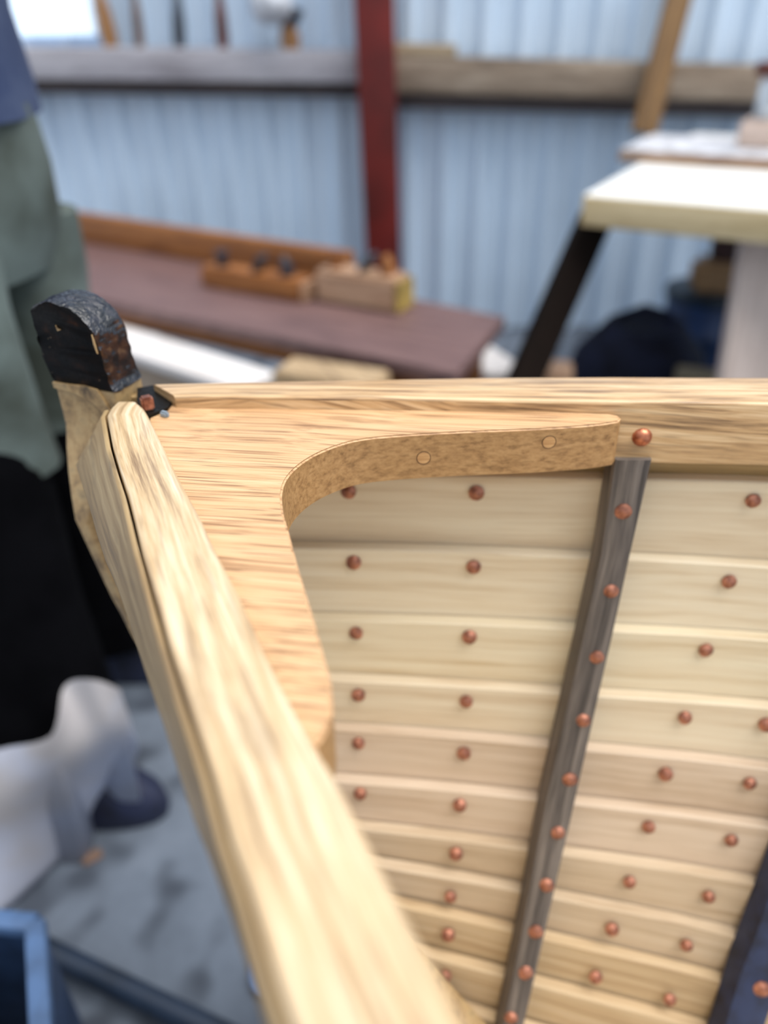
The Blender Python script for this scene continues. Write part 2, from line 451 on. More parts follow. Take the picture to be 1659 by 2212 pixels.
# ---- near-side planking, hung under the near gunwale and running to the stem
LX = sorted([(p.y, p.x) for p in Ls])
def Xn(Y, d):
    e = d/H
    return interp(LX, Y) + 0.13*H + 0.13*e*e*H
def near_rings(i):
    R = []
    ds = [(seam_d(i-1, -0.02), seam_d(i, -0.02))]
    dt, db = ds[0]
    y0 = -0.42; y1 = y0; dm = (dt+db)/2
    def yend(d):
        y1 = y0
        while y1 < 0.5 and (Vector((Xn(y1, d), y1, 0))-Vector((A.x, A.y, 0))).dot(CN) < -0.013: y1 += 0.002
        return y1
    for k in range(41):
        inner, outer = [], []
        for f in (0, .25, .5, .75, 1.0, 1.1):
            d = dt+(db-dt)*f; o = -TH*1.12*f
            Y = y0+(yend(d)-y0)*k/40
            x = Xn(Y, d)+o
            inner.append(Vector((x, Y, ZG-d))); outer.append(Vector((x-TH, Y, ZG-d)))
        R.append(inner+outer[::-1])
    return R
for i in range(NP):
    loft('plank', near_rings(i), M_PLANK[i % 3], boat, smooth=30)

# bottom board closing the bilge between the two lowest planks
dL = max(seam_d(NP-2, X) for X in (0.1, 0.3, 0.44, 0.8))-0.01
R = []
for k in range(21):
    f = k/20
    X = 0.16+(0.80-0.16)*f; Y = 0.20-0.62*f
    a_, b_ = Vector((X, Ys(X, dL)+0.004, ZG-dL)), Vector((Xn(Y, dL)-0.004, Y, ZG-dL))
    R.append([a_, b_, b_-Vector((0, 0, .012)), a_-Vector((0, 0, .012))])
loft('bottom_board', R, M_PLANK[0], boat, smooth=30)

# ---- breasthook
ZB = ZG-0.041*H
BT = 0.15*H
back = [(321, 894), (361, 875), (700, 883), (989, 886), (1220, 889), (1313, 893), (1335, 897)]
tip = [(1342, 902), (1336, 910)]
front = [(1336, 910), (1278, 918), (1162, 926), (989, 933), (844, 942), (775, 950), (729, 962), (681, 982), (643, 1007), (618, 1036), (609, 1068), (612, 1106), (622, 1142),
         (649, 1242), (677, 1334), (698, 1410), (712, 1462), (717.5, 1503), (717, 1538), (709, 1570), (696, 1595), (682, 1606)]
out = back+[tip[0]]+smooth_poly(front, 6)
pts = [P(x, y, ZB) for x, y in out]
# left side: runs along the near gunwale's inner face
Rin = [Vector((p.x, p.y, ZB)) for p in Rs[2:13]]
pts += [p-Vector((0.001, 0, 0)) for p in Rin[::-1]]
bm = bmesh.new()
vs = []
for p in pts:
    if not vs or (vs[-1].co-p).length > 0.0006: vs.append(bm.verts.new(p))
f = bm.faces.new(vs); f.normal_update()
if f.normal.z < 0: f.normal_flip()
ex = bmesh.ops.extrude_face_region(bm, geom=[f])
nv = [v for v in ex['geom'] if isinstance(v, bmesh.types.BMVert)]
for v in nv: v.co.z -= BT
bmesh.ops.recalc_face_normals(bm, faces=bm.faces)
te = [e for e in bm.edges if all(abs(v.co.z-ZB) < 1e-6 for v in e.verts)]
bmesh.ops.bevel(bm, geom=te, offset=0.0014, segments=3, affect='EDGES', clamp_overlap=True)
me = bpy.data.meshes.new('breasthook'); bm.to_mesh(me); bm.free()
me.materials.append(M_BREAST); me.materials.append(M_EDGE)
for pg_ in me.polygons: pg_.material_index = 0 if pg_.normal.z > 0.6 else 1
bh = link('breasthook', me, None, boat, 32); tag(bh, 'smooth new oak breasthook in the crook of the gunwales')
# plugs on the front face of the breasthook
frontw = [P(x, y, ZB) for x, y in smooth_poly(front, 6)]
def front_hit(px, py):
    best = None
    d = ray(px, py)
    for a, b in zip(frontw, frontw[1:]):
        e = b-a; n = Vector((e.y, -e.x, 0)).normalized()
        den = d.dot(n)
        if abs(den) < 1e-6: continue
        t = (a-O).dot(n)/den; p = O+d*t
        s = (p-a).dot(e)/e.length_squared
        if -0.01 <= s <= 1.01 and p.z < ZB and p.z > ZB-BT*1.3:
            if best is None or t < best[0]: best = (t, p, n if n.y < 0 else -n)
    return best[1], best[2]
for px, py, lb in ((915, 989, None), (1186, 955, 'pale wooden plug')):
    p, n = front_hit(px, py)
    r = 0.0225*H
    o = lathe('plug', [(0, 0.00035), (r*0.86, 0.00035), (r*0.9, 0.0001), (r*0.9, -0.002)], M_PLUG, bh, 24); orient(o, p, n)
    o2 = lathe('plug_ring', [(r*0.9, 0.0002), (r*0.98, 0.00028), (r, -0.001)], M_PLUGRIM, bh, 24); orient(o2, p, n)

# ---- bolt on the far gunwale
p = None
dr = ray(1387, 944)
t = 0.2
while True:
    q = O+dr*t
    if q.y >= interp(GI, q.x): p = q; break
    t += 0.0002
bolt = lathe('bolt_head', [(0, 0.0046), (0.35*0.0062, 0.0044), (0.7*0.0062, 0.0034), (0.92*0.0062, 0.0017), (0.0062, 0.0004), (0.0062, -0.001)], M_COPPER, fg, 24, 0.02)
orient(bolt, p, (0.03, -1, 0.12)); tag(bolt, 'domed copper bolt head')

# ---- stem
s0, s1 = P(116, 828, ZG), P(249, 849, ZG)
sd = (s1-s0); sd.z = 0; sd.normalize(); sn = Vector((-sd.y, sd.x, 0))   # sn points away from the camera
if sn.y < 0: sn = -sn
def SP(px, py):
    d = ray(px, py); t = (s0-O).dot(sn)/d.dot(sn); return O+d*t
prof = [(116, 828), (103, 802), (91, 770), (80, 735), (70, 700), (66, 676), (67, 664), (78, 656), (93, 651), (110, 652), (126, 656), (145, 664), (163, 675), (180, 690), (193, 705), (204, 722), (213, 745), (221, 770), (231, 803), (240, 830), (249, 849)]
pp = [SP(x, y) for x, y in smooth_poly(prof, 3)]
ST = 0.145*H
base = sum(pp, Vector())/len(pp)
def jig(v, a): return v+Vector((random.uniform(-a, a), random.uniform(-a, a), random.uniform(-a, a)))
from mathutils import noise
pp = [SP(x, y) for x, y in smooth_poly(prof, 6)]
rings = []
for f, shrink in ((0, 0.965), (0.03, 0.985), (0.08, 0.997), (0.16, 1.0), (0.28, 1.003), (0.4, 1.005), (0.52, 1.006), (0.64, 1.004), (0.76, 1.003), (0.86, 1.0), (0.93, 0.992), (0.97, 0.98), (1.0, 0.955)):
    rr_ = []
    for q in pp:
        v = base+(q-base)*shrink+sn*ST*f
        rr_.append(v+noise.noise_vector(v*170)*0.0009+noise.noise_vector(v*520)*0.0004)
    rings.append(rr_)
stem_rings = []
fa = s0; fb = SP(249, 849)
def stem_section(d):
    xs_ = stemX(max(d, 0.02)); x00 = stemX(0.02)
    rk = max(0.0, (xs_-x00)/CD.x - 0.012*min(1, d/0.05))
    a = s0+CD*rk; b = s1+CD*rk
    a = Vector((a.x, a.y, ZG-d)); b = Vector((b.x, b.y, ZG-d)); 
    old = [a, b, b+sn*ST, a+sn*ST]
    F = Vector((stemX(max(d, 0.02)), Ys(stemX(max(d, 0.02)), d), ZG-d)); F = F-CN*((F-A).dot(CN))
    a2, b2 = F-CD*0.002, F+CD*(0.010+max(0, d-0.25)*0.09)
    new = [a2-CN*0.016, b2-CN*0.016, b2+CN*0.016, a2+CN*0.016]
    w = max(0.0, min(1.0, (d-0.03)/0.06))
    q = [o_.lerp(n_, w) for o_, n_ in zip(old, new)]
    for v in q: v.z = ZG-d
    return fillet(q, 0.003, 3)
for d in [0.0, 0.01, 0.03]+[0.045+0.015*k for k in range(40)]: stem_rings.append(stem_section(d))
stem = loft('stem', stem_rings, M_STEM, boat)
cap = loft('stem_head', rings, M_TAR, stem, smooth=60)
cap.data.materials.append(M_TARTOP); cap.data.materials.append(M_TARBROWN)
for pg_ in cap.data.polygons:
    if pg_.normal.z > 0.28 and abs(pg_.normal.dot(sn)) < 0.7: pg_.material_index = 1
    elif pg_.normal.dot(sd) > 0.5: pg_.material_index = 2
for q4 in ([(199, 722), (204, 734), (212, 764), (209, 758), (203, 742)], [(121, 702), (124, 710), (132, 712), (126, 714)]):
    w4 = [SP(*c_) for c_ in q4]
    loft('chip', [[v-sn*0.0009 for v in w4], [v+sn*0.003 for v in w4]], M_CHIP, cap)
tag(cap, 'glossy black tarred stem head with rounded top')
# small chipped shoulder where the tar ends, and a black filler standing in for the shaded gap between the gunwale ends
sh = [SP(116, 824), SP(150, 829), SP(185, 832), SP(212, 840), SP(232, 872), SP(250, 900), SP(235, 905), SP(205, 868), SP(160, 846), SP(120, 836)]
loft('shoulder', [[q-sn*0.0016 for q in sh], [q+sn*0.004 for q in sh]], M_STEM, stem)
pk = [P(296, 838, ZG-0.004), P(330, 832, ZG-0.004), P(378, 858, ZG-0.006), P(362, 880, ZG-0.006), P(322, 897, ZG-0.006), P(296, 866, ZG-0.004)]
pkm = loft('gap_filler', [[q for q in pk], [q-Vector((0, 0, 0.03)) for q in pk]], M_GAP, boat); tag(pkm, 'black filler standing in for the dark gap between the rail ends')
c0 = P(318, 872, ZG-0.002)
cb = boxmesh('copper_block', (0.0075, 0.007, 0.009), M_COPPERDULL, (c0.x, c0.y, ZG-0.006), 0.5, boat, 0.0012); tag(cb, 'dull copper block')
cc = P(352, 874, ZG)
ch = boxmesh('paint_chip', (0.006, 0.0035, 0.004), plain('pale_chip', (150, 165, 178), 0.4), (cc.x, cc.y, ZG-0.0085), -0.5, boat, 0.001)

# ================================================================== THE SETTING
WY = 3.15
M_WALL = plain('painted_corrugated_steel', (212, 230, 248), 0.4, scale=1.5, var=0.03)
bm = bmesh.new(); PW = 0.13; xs = []
x = -3.2
prof = [(0, 0), (0.30, 0), (0.42, 0.034), (0.58, 0.034), (0.70, 0)]
while x < 4.2:
    for f, h in prof: xs.append((x+f*PW, -h))
    x += PW
lo = [bm.verts.new((a, WY+h, 0)) for a, h in xs]; hi = [bm.verts.new((a, WY+h, 3.0)) for a, h in xs]
for i in range(len(xs)-1): bm.faces.new((lo[i], lo[i+1], hi[i+1], hi[i]))
ex = bmesh.ops.extrude_face_region(bm, geom=bm.faces[:])
for v in [v for v in ex['geom'] if isinstance(v, bmesh.types.BMVert)]: v.co.y += 0.004
bmesh.ops.recalc_face_normals(bm, faces=bm.faces)
me = bpy.data.meshes.new('wall_back'); bm.to_mesh(me); bm.free()
tag(link('wall_back', me, M_WALL, smooth=20), kind='structure', label='pale blue corrugated steel shed wall')

def concrete():
    mt, nt, b = newmat('stained_concrete'); L = nt.links.new
    tc = N(nt, 'ShaderNodeTexCoord')
    n1 = N(nt, 'ShaderNodeTexNoise', Scale=6.0, Detail=6.0, Roughness=0.6); L(tc.outputs['Object'], n1.inputs['Vector'])
    r = ramp(nt, [(0.3, lin((76, 84, 96))), (0.55, lin((98, 107, 120))), (0.75, lin((116, 125, 138)))]); L(n1.outputs['Fac'], r.inputs['Fac'])
    n2 = N(nt, 'ShaderNodeTexNoise', Scale=11.0, Detail=1.0); L(tc.outputs['Object'], n2.inputs['Vector'])
    r2 = ramp(nt, [(0.52, (0, 0, 0, 1)), (0.66, (1, 1, 1, 1))]); L(n2.outputs['Fac'], r2.inputs['Fac'])
    mm = N(nt, 'ShaderNodeMath', operation='MULTIPLY'); L(r2.outputs['Color'], mm.inputs[0]); mm.inputs[1].default_value = 0.75
    L(mixc(nt, mm.outputs[0], r.outputs['Color'], lin((36, 42, 54))), b.inputs['Base Color'])
    b.inputs['Roughness'].default_value = 0.7
    return mt
fl = boxmesh('floor', (8, 6, 0.1), concrete(), (0.5, 1.0, -0.1), 0, None, 0); tag(fl, 'stained grey concrete floor', kind='structure')

# window at the top left
w0, w1 = PY(-40, 80, WY-0.03), PY(215, 80, WY-0.03)
mw, nt, b = newmat('daylit_window')
b.inputs['Base Color'].default_value = lin((225, 238, 250)); b.inputs['Emission Color'].default_value = lin((214, 234, 255)); b.inputs['Emission Strength'].default_value = 0.75
win = empty('window_1', ((w0.x+w1.x)/2, WY-0.03, w0.z)); tag(win, 'bright daylit window above the rail', kind='structure')
ww = w1.x-w0.x
boxmesh('pane', (ww, 0.01, 0.6), mw, (0, -0.02, 0.0), 0, win, 0.002)
M_WHITE = plain('white_paint', (214, 220, 226), 0.5)
for q in (-1, 1): boxmesh('window_frame', (0.02, 0.02, 0.6), M_WHITE, (q*(ww/2+0.01), -0.02, 0.0), 0, win, 0.003)

# steel post
M_RED = plain('red_oxide_paint', (116, 26, 18), 0.45, scale=4, var=0.15)
t0, b0 = PY(808, 0, 3.0), PY(827, 520, 3.0)
dv = (b0-t0)/(b0.z-t0.z)
topp = t0+dv*(2.9-t0.z); botp = t0+dv*(0-t0.z)
post = bar('steel_post', botp, topp, 0.128, 0.10, M_RED, None, up=(0, 1, 0)); tag(post, 'dark red steel post against the corrugated wall', 'post')

# rails on the wall
M_RAILG = wood('grey_rail', (190, 188, 194), (168, 165, 172), (112, 106, 110), along=3, across=30, rough=0.7)
M_RAILB = wood('brown_rail', (172, 156, 138), (142, 124, 106), (92, 78, 66), along=3, across=30, rough=0.7)
M_RAILSHADE = wood('rail_shade', (92, 82, 80), (70, 62, 62), (42, 38, 38), along=3, across=30, rough=0.8)  # added dark lower edge with the rail's shadow band in its colour
def rail(px0, py0, px1, py1, h, dep, mat, label, Y):
    a, b = PY(px0, py0, Y), PY(px1, py1, Y)
    h1 = h*0.68; dz = Vector((0, 0, h1+(h-h1)/2)); yb = Vector((0, 0.015, 0))
    o = bar('wall_rail', a-Vector((0, 0, h1/2)), b-Vector((0, 0, h1/2)), dep, h1, mat, None)
    bt_ = bar('shade_strip', a-dz+yb, b-dz+yb, dep*.7, h-h1, M_RAILSHADE, o); tag(bt_, 'dark lower strip standing in for the shadow under the rail'); return tag(o, label, 'rail', 'timber rails along the wall'), a, b
r1, ra, rb = rail(-150, 96, 775, 108, 0.14, 0.10, M_RAILG, 'grey timber wall rail left of the red post with tools on it', 3.07)
r2, rc, rd = rail(835, 118, 1900, 146, 0.16, 0.10, M_RAILB, 'brown timber wall rail right of the red post', 3.07)
pl = PY(845, 96, 3.05); ql = PY(985, 106, 3.05)
zt = lambda xx: rc.z+(rd.z-rc.z)*(xx-rc.x)/(rd.x-rc.x)
o = bar('offcut', (pl.x, 3.06, zt(pl.x)+0.018), (ql.x, 3.06, zt(ql.x)+0.018), 0.08, 0.034, wood('offcut_tan', (196, 176, 146), (172, 150, 120), (120, 100, 76), along=4, across=40))
tag(o, 'short tan offcut lying on the rail beside the red post', 'offcut')
# tools standing on / hung above the left rail
zl = lambda xx: ra.z+(rb.z-ra.z)*(xx-ra.x)/(rb.x-ra.x)
M_TAN = wood('tool_tan', (186, 140, 90), (156, 110, 66), (90, 60, 36)); M_STEEL = plain('grey_steel', (92, 96, 104), 0.4, 0.6); M_DKRED = plain('dark_red_wood', (104, 48, 30), 0.5)
def stick(px0, py0, px1, py1, w, mat, hm, name, label, cat='tool'):
    a = PY(px1, py1, 3.06); a.z = zl(a.x); b = PY(px0, py0, 3.06)
    d = (b-a).normalized()
    root = empty(name, a); tag(root, label, cat, 'tools standing on the wall rail')
    tube('handle', [Vector(), d*0.03, d*0.09, d*0.15], [w*.8, w, w*.92, w*.55], hm, root)
    tube('blade', [d*0.14, d*0.2, d*(b-a).length, d*((b-a).length+0.12)], [w*.5, w*.42, w*.42, w*.3], mat, root)
    return root
stick(212, -20, 240, 96, 0.028, M_TAN, M_TAN, 'hand_tool', 'tan wooden-handled tool nearest the bright window on the rail')
stick(290, -20, 303, 96, 0.016, M_STEEL, plain('brown_handle', (120, 88, 66)), 'hand_tool', 'slim brown tool between the tan one and the dark grey one')
stick(382, -20, 388, 96, 0.022, M_STEEL, M_STEEL, 'hand_tool', 'dark grey tool standing mid-rail left of the red-brown one')
stick(472, -20, 482, 98, 0.021, M_DKRED, M_DKRED, 'hand_tool', 'red-brown tool standing on the grey rail')
a = PY(628, 102, 3.06); a.z = zl(a.x)
br = empty('brush', a); tag(br, 'white-headed tool with short brown handle left of the red post', 'tool')
tube('handle', [(0, 0, 0), (0, 0, 0.03), (-0.004, 0, 0.075)], [0.03, 0.034, 0.022], M_TAN, br)
tube('ferrule', [(-0.004, 0, 0.07), (0.01, 0, 0.12)], [0.03, 0.045], M_STEEL, br)
hd = lathe('head', [(0, -0.055), (0.04, -0.05), (0.068, -0.02), (0.07, 0.02), (0.045, 0.06), (0, 0.07)], plain('white_bristle', (228, 232, 240), 0.5), br)
hd.location = (-0.05, -0.05, 0.125)

# leaning timber at the right
b = P(1390, 288, 0.746); a = PY(1480, -60, 3.04)
ln = bar('leaning_plank', b, a+(a-b)*0.5, 0.085, 0.03, wood('brown_timber', (140, 104, 58), (112, 80, 40), (70, 48, 24), along=3, across=40), None, up=(0, 1, 0))
tag(ln, 'brown plank standing on the back of the white workbench and leaning on the wall', 'plank')

# ---------------- dark plank bench at the left, under the window
BH = 0.45
fl_, fr_, bl_, br_ = P(195, 640, BH), P(985, 808, BH), P(168, 500, BH), P(1092, 684, BH)
bd = (fr_-fl_).normalized(); bn = Vector((-bd.y, bd.x, 0))
bench = empty('low_bench', ((fl_+fr_)/2).to_tuple()[:2]+(0,)); tag(bench, 'low dark brown plank bench in front of the wall carrying wooden tools', 'bench')
M_MAUVE = wood('mauve_plank', (122, 94, 90), (104, 78, 76), (70, 50, 50), along=3, across=40, rough=0.5, pores=0.2)
M_ORANGE = wood('orange_timber', (170, 112, 58), (140, 86, 40), (84, 48, 20), along=3, across=40, rough=0.55, pores=0.3)
def quad_slab(name, q, th, mat, parent):
    dz = Vector((0, 0, th)); q = [Vector(v) for v in q]
    off = parent.location if parent else Vector()
    r = []
    nseg = 6
    for k in range(nseg+1):
        f = k/nseg
        a = q[0].lerp(q[1], f)-off; b = q[3].lerp(q[2], f)-off
        r.append(fillet([a, b, b-dz, a-dz], 0.004, 2))
    return loft(name, r, mat, parent, smooth=35)
lx = bd*0.10
quad_slab('bench_top', [fl_-lx, fr_, br_, bl_-lx], 0.03, M_MAUVE, bench)
ap0, ap1 = fl_-lx+bn*0.02, fr_+bn*0.03-bd*0.03
quad_slab('apron', [ap0-Vector((0, 0, .031)), ap1-Vector((0, 0, .031)), ap1+bn*0.025-Vector((0, 0, .031)), ap0+bn*0.025-Vector((0, 0, .031))], 0.045, M_ORANGE, bench)
for f in (0.05, 0.95):
    for g in (0.1, 0.9):
        c = (fl_-lx).lerp(fr_, f).lerp((bl_-lx).lerp(br_, f), g)-bench.location
        boxmesh('leg', (0.06, 0.06, BH-0.031), M_ORANGE, (c.x, c.y, 0), math.atan2(bd.y, bd.x), bench)
# orange board along the back of the bench
o0, o1 = P(140, 507.5, BH), P(770, 614, BH)
od = (o1-o0).normalized(); on = Vector((-od.y, od.x, 0))
ob = bar('long_board', o0-on*0.022+Vector((0, 0, .047)), o1-on*0.022+Vector((0, 0, .047)), 0.035, 0.092, M_ORANGE, None); tag(ob, 'long orange-brown board on edge along the back of the dark bench', 'board')
def plane_tool(px, py, px1, py1, hgt, wid, mb, md, label, endmat):
    a, b = P(px, py, BH), P(px1, py1, BH)
    L_ = (b-a).length; ang = math.atan2(b.y-a.y, b.x-a.x)
    r = empty('hand_plane', (a+b)/2); r.rotation_euler = (0, 0, ang); tag(r, label, 'tool', 'wooden tools on the dark bench')
    boxmesh('body', (L_, wid, hgt), mb, (0, 0, 0.001), 0, r, 0.008)
    tube('front_knob', [(-L_*.33, 0, hgt), (-L_*.33, 0, hgt+.02), (-L_*.33, 0, hgt+.04)], [0.018, 0.014, 0.022], md, r)
    tube('rear_handle', [(L_*.3, 0, hgt), (L_*.32, 0, hgt+.025), (L_*.27, 0, hgt+.045)], [0.02, 0.017, 0.014], md, r)
    boxmesh('iron', (0.012, wid*.6, 0.06), M_STEEL, (0.0, 0, hgt-.008), 0, r, 0.002, rot=(0, 0.5, 0))
    boxmesh('end_grain', (0.012, wid*.96, hgt*.9), endmat, (L_/2+.003, 0, 0.003), 0, r, 0.003)
    return r
M_PALEW = wood('pale_tool', (196, 164, 136), (172, 136, 108), (120, 88, 66)); M_DKT = plain('dark_iron', (52, 48, 56), 0.4); M_YEL = plain('yellow_end', (186, 158, 84), 0.6)
plane_tool(452, 612, 668, 648, 0.055, 0.075, M_ORANGE, M_DKT, 'dark-topped wooden hand plane at the left on the dark bench', M_PALEW)
plane_tool(702, 642, 872, 670, 0.085, 0.085, M_PALEW, M_ORANGE, 'pale pinkish-brown wooden hand plane with yellowish end on the dark bench', M_YEL)
# pale board lying below the bench front
M_CREAM = wood('cream_board', (232, 228, 226), (220, 214, 212), (194, 184, 176), along=2, across=20, rough=0.6, pores=0.1)
z1 = 0.39
c0, c1 = P(236, 684, z1), P(615, 800, z1)
cdv = (c1-c0).normalized(); cn = Vector((-cdv.y, cdv.x, 0))
cbx = empty('crate', ((c0+c1)/2).to_tuple()[:2]+(0,)); tag(cbx, 'crate with a pale lid standing in front of the low bench', 'crate')
quad_slab('lid', [c0-cn*0.14, c1-cn*0.14, c1-cn*0.02, c0-cn*0.02], 0.025, M_CREAM, cbx)
q0, q1 = c0-Vector((0, 0, .026)), c1-Vector((0, 0, .026))
quad_slab('body', [q0-cn*0.13+cdv*.02, q1-cn*0.13-cdv*.02, q1-cn*0.03-cdv*.02, q0-cn*0.03+cdv*.02], z1-.027, M_RAILB, cbx)

# ---------------- white workbench at the right
WZ = 0.744
wf, wr, wb = P(1263, 420, WZ), P(1659, 452, WZ), P(1322, 345, WZ)
wd = (wr-wf).normalized(); wn = Vector((-wd.y, wd.x, 0))
wbn = empty('workbench', (wf+wd*0.4+wn*0.3).to_tuple()[:2]+(0,)); tag(wbn, 'workbench with thick white top and dark splayed leg', 'workbench')
WD = 1.2
M_WTOP = wood('white_slab', (240, 240, 238), (228, 226, 222), (204, 198, 186), along=2, across=20, rough=0.5, pores=0.1)
M_WEDGE = wood('cream_edge', (226, 206, 166), (208, 186, 142), (170, 144, 100), along=2, across=60)
quad_slab('top', [wf, wf+wd*1.3, wf+wd*1.3+wn*WD, wf+wn*WD], 0.066, M_WTOP, wbn)
off = wbn.location
quad_slab('front_edge', [wf-wn*.006-Vector((0, 0, .002)), wf+wd*1.3-wn*.006-Vector((0, 0, .002)), wf+wd*1.3-Vector((0, 0, .002)), wf-Vector((0, 0, .002))], 0.064, M_WEDGE, wbn)
M_BLACKW = plain('black_brown_wood', (22, 14, 10), 0.85, scale=12, spec=0.1)
l0, l1 = PY(1287, 470, 1.97), PY(1142, 800, 1.74)
dd = l1-l0; foot = l0+dd*((0.02-l0.z)/dd.z)
bar('leg', foot-off, l0-off, 0.075, 0.045, M_BLACKW, wbn, up=(0, 1, 0)); 
k0, k1 = PY(1665, 490, 1.80), PY(1618, 760, 1.70)
dd = k1-k0; kf = k0+dd*((0.02-k0.z)/dd.z)
pg = bar('leg', kf-off, k0-off, 0.12, 0.04, wood('pinkish_leg', (214, 196, 186), (196, 178, 168), (160, 140, 130), along=2, across=30), wbn, up=(0, 1, 0)); tag(pg, 'pale pinkish leg')
for g in ((1.15, 0.65), (0.2, 1.05)):
    c = wf+wd*g[0]+wn*g[1]-off; boxmesh('leg', (0.07, 0.05, WZ-.067), M_BLACKW, (c.x, c.y, 0), math.atan2(wd.y, wd.x), wbn)
# things on the workbench
ang = math.atan2(wd.y, wd.x)
b0_ = P(1328, 350, WZ)
bb = empty('board', b0_+wd*0.365+wn*0.19+Vector((0, 0, 0.001))); bb.rotation_euler = (0, 0, ang); tag(bb, 'pale grey board with brown edges lying on the white workbench', 'board')
boxmesh('core', (0.72, 0.36, 0.026), wood('brown_edge', (188, 156, 128), (160, 126, 98), (110, 82, 60)), (0, 0, 0), 0, bb, 0.003)
boxmesh('face', (0.715, 0.355, 0.004), plain('grey_white_face', (214, 214, 220), 0.6), (0, 0, 0.026), 0, bb, 0.001)
cpt = P(1598, 318, WZ+0.032)
cbk = boxmesh('wood_block', (0.30, 0.14, 0.065), wood('pink_block', (226, 204, 190), (208, 184, 168), (170, 146, 128)), cpt+wd*0.14+wn*0.06, ang, None, 0.006); tag(cbk, 'pinkish timber block on the pale grey board', 'block')
spt = P(1650, 215, WZ+0.10)
jar = empty('jar', cpt+wd*0.055+wn*0.06+Vector((0, 0, .066))); tag(jar, 'white jar with dark red lid standing on the pinkish block', 'jar')
lathe('jar_body', [(0, 0), (0.04, 0), (0.045, 0.01), (0.045, 0.085), (0.036, 0.1), (0, 0.1)], plain('white_jar', (222, 232, 240), 0.3), jar)
lathe('lid', [(0, 0.1), (0.058, 0.1), (0.064, 0.104), (0.064, 0.128), (0.058, 0.132), (0, 0.132)], M_DKRED, jar)
# under the workbench
bp = P(1380, 800, 0.0); bp = Vector((PY(1380, 790, 2.25).x, 2.25, 0))
M_NAVY = plain('navy_cloth', (26, 30, 50), 0.7, scale=9, c2=(12, 13, 24), spec=0.15)
bag = empty('bag', bp); tag(bag, 'dark navy bag slumped on the floor under the workbench', 'bag')
lathe('bag_body', [(0, 0), (0.15, 0), (0.19, 0.05), (0.205, 0.14), (0.18, 0.23), (0.13, 0.29), (0.11, 0.315), (0, 0.30)], M_NAVY, bag, 24, 0.06)
tube('bag_handle', [(0.09, 0, 0.29), (0.07, 0.02, 0.33), (0, 0.03, 0.35), (-0.07, 0.02, 0.33), (-0.09, 0, 0.29)], 0.012, M_NAVY, bag)
dp = PY(1530, 640, 2.65)
drum = empty('drum', (dp.x, 2.65, 0)); tag(drum, 'dark blue drum under the workbench by the wall', 'drum')
lathe('drum_body', [(0, 0), (0.13, 0), (0.135, 0.02), (0.135, 0.15), (0.14, 0.16), (0.135, 0.17), (0.135, dp.z), (0, dp.z)], plain('blue_plastic', (44, 66, 108), 0.4), drum, 28)
lathe('drum_lid', [(0, dp.z), (0.14, dp.z), (0.145, dp.z+.01), (0.14, dp.z+.03), (0, dp.z+.03)], plain('dark_teal', (26, 44, 60), 0.4), drum, 28)
tb = boxmesh('wood_block', (0.2, 0.13, 0.10), wood('tan_block', (176, 142, 102), (150, 116, 80), (104, 76, 50)), (dp.x+.02, 2.62, dp.z+.031), -0.3, None, 0.02); tag(tb, 'tan block resting on the dark blue drum', 'block')
tb2 = boxmesh('wood_block', (0.16, 0.1, 0.09), plain('oxblood', (54, 18, 14), 0.5), (dp.x+.05, 2.62, dp.z+.132), -0.3, None, 0.008); tag(tb2, 'dark red block on top of the tan block', 'block')
# offcuts on the floor by the bench end
for px, py, Y, sx, sy, sz, rz, mt, lb in ((715, 800, 1.60, 0.24, 0.10, 0.1, -0.4, wood('tan_offcut', (196, 170, 136), (172, 146, 112), (120, 98, 74)), 'tan offcut on end between the crate and the dark bench'),
                                   (1050, 770, 2.1, 0.12, 0.24, 0.1, 0.4, M_CREAM, 'pale offcut on the floor between the dark bench and the dark workbench leg'),
                                   (1185, 790, 1.85, 0.12, 0.10, 0.06, -0.2, M_PALEW, 'pinkish offcut on the floor close behind the dark splayed leg'),
                                   (1590, 815, 1.93, 0.30, 0.10, 0.05, -0.35, wood('olive_offcut', (150, 136, 108), (126, 112, 88), (86, 76, 60)), 'dull olive-brown offcut on the floor right of the navy bag')):
    q = PY(px, py, Y)
    o = boxmesh('offcut', (sx, sy, max(q.z, sz)), mt, (q.x, Y, 0), rz, None, 0.006); tag(o, lb, 'offcut', 'timber offcuts on the floor')

# ================================================================== THE PERSON (only a strip of the side is in frame)
PX, PYY = -0.582, 1.07
M_SKIN = plain('skin', (206, 156, 130), 0.5, scale=30, var=0.04)
M_SHIRT = plain('blue_shirt_cloth', (74, 86, 114), 0.9, scale=9, c2=(44, 58, 92), bump=0.3)
M_SHORT = plain('grey_green_cloth', (104, 116, 112), 0.9, scale=7, c2=(62, 68, 60), bump=0.4)
M_TROU = plain('black_cloth', (8, 8, 11), 0.95, scale=14, c2=(4, 4, 6), spec=0.05)
M_BOOT = plain('navy_boot', (34, 40, 66), 0.5, scale=20, c2=(20, 22, 36))
def skin_body(name, V, E, R, mat, parent, lv=2):
    me = bpy.data.meshes.new(name); me.from_pydata(V, E, [])
    o = link(name, me, mat, parent, 0)
    sk = o.modifiers.new('skin', 'SKIN'); sk.use_smooth_shade = True
    ss = o.modifiers.new('sub', 'SUBSURF'); ss.levels = lv; ss.render_levels = lv
    if not me.skin_vertices: me.skin_vertices.new(name='')
    for i, r in enumerate(R):
        me.skin_vertices[0].data[i].radius = r if isinstance(r, tuple) else (r, r)
    me.skin_vertices[0].data[0].use_root = True
    return o
per = empty('person', (PX, PYY, 0)); per.rotation_euler = (0, 0, -0.15); tag(per, 'person in blue shirt and grey-green shorts over dark legs standing beside the boat', 'person')
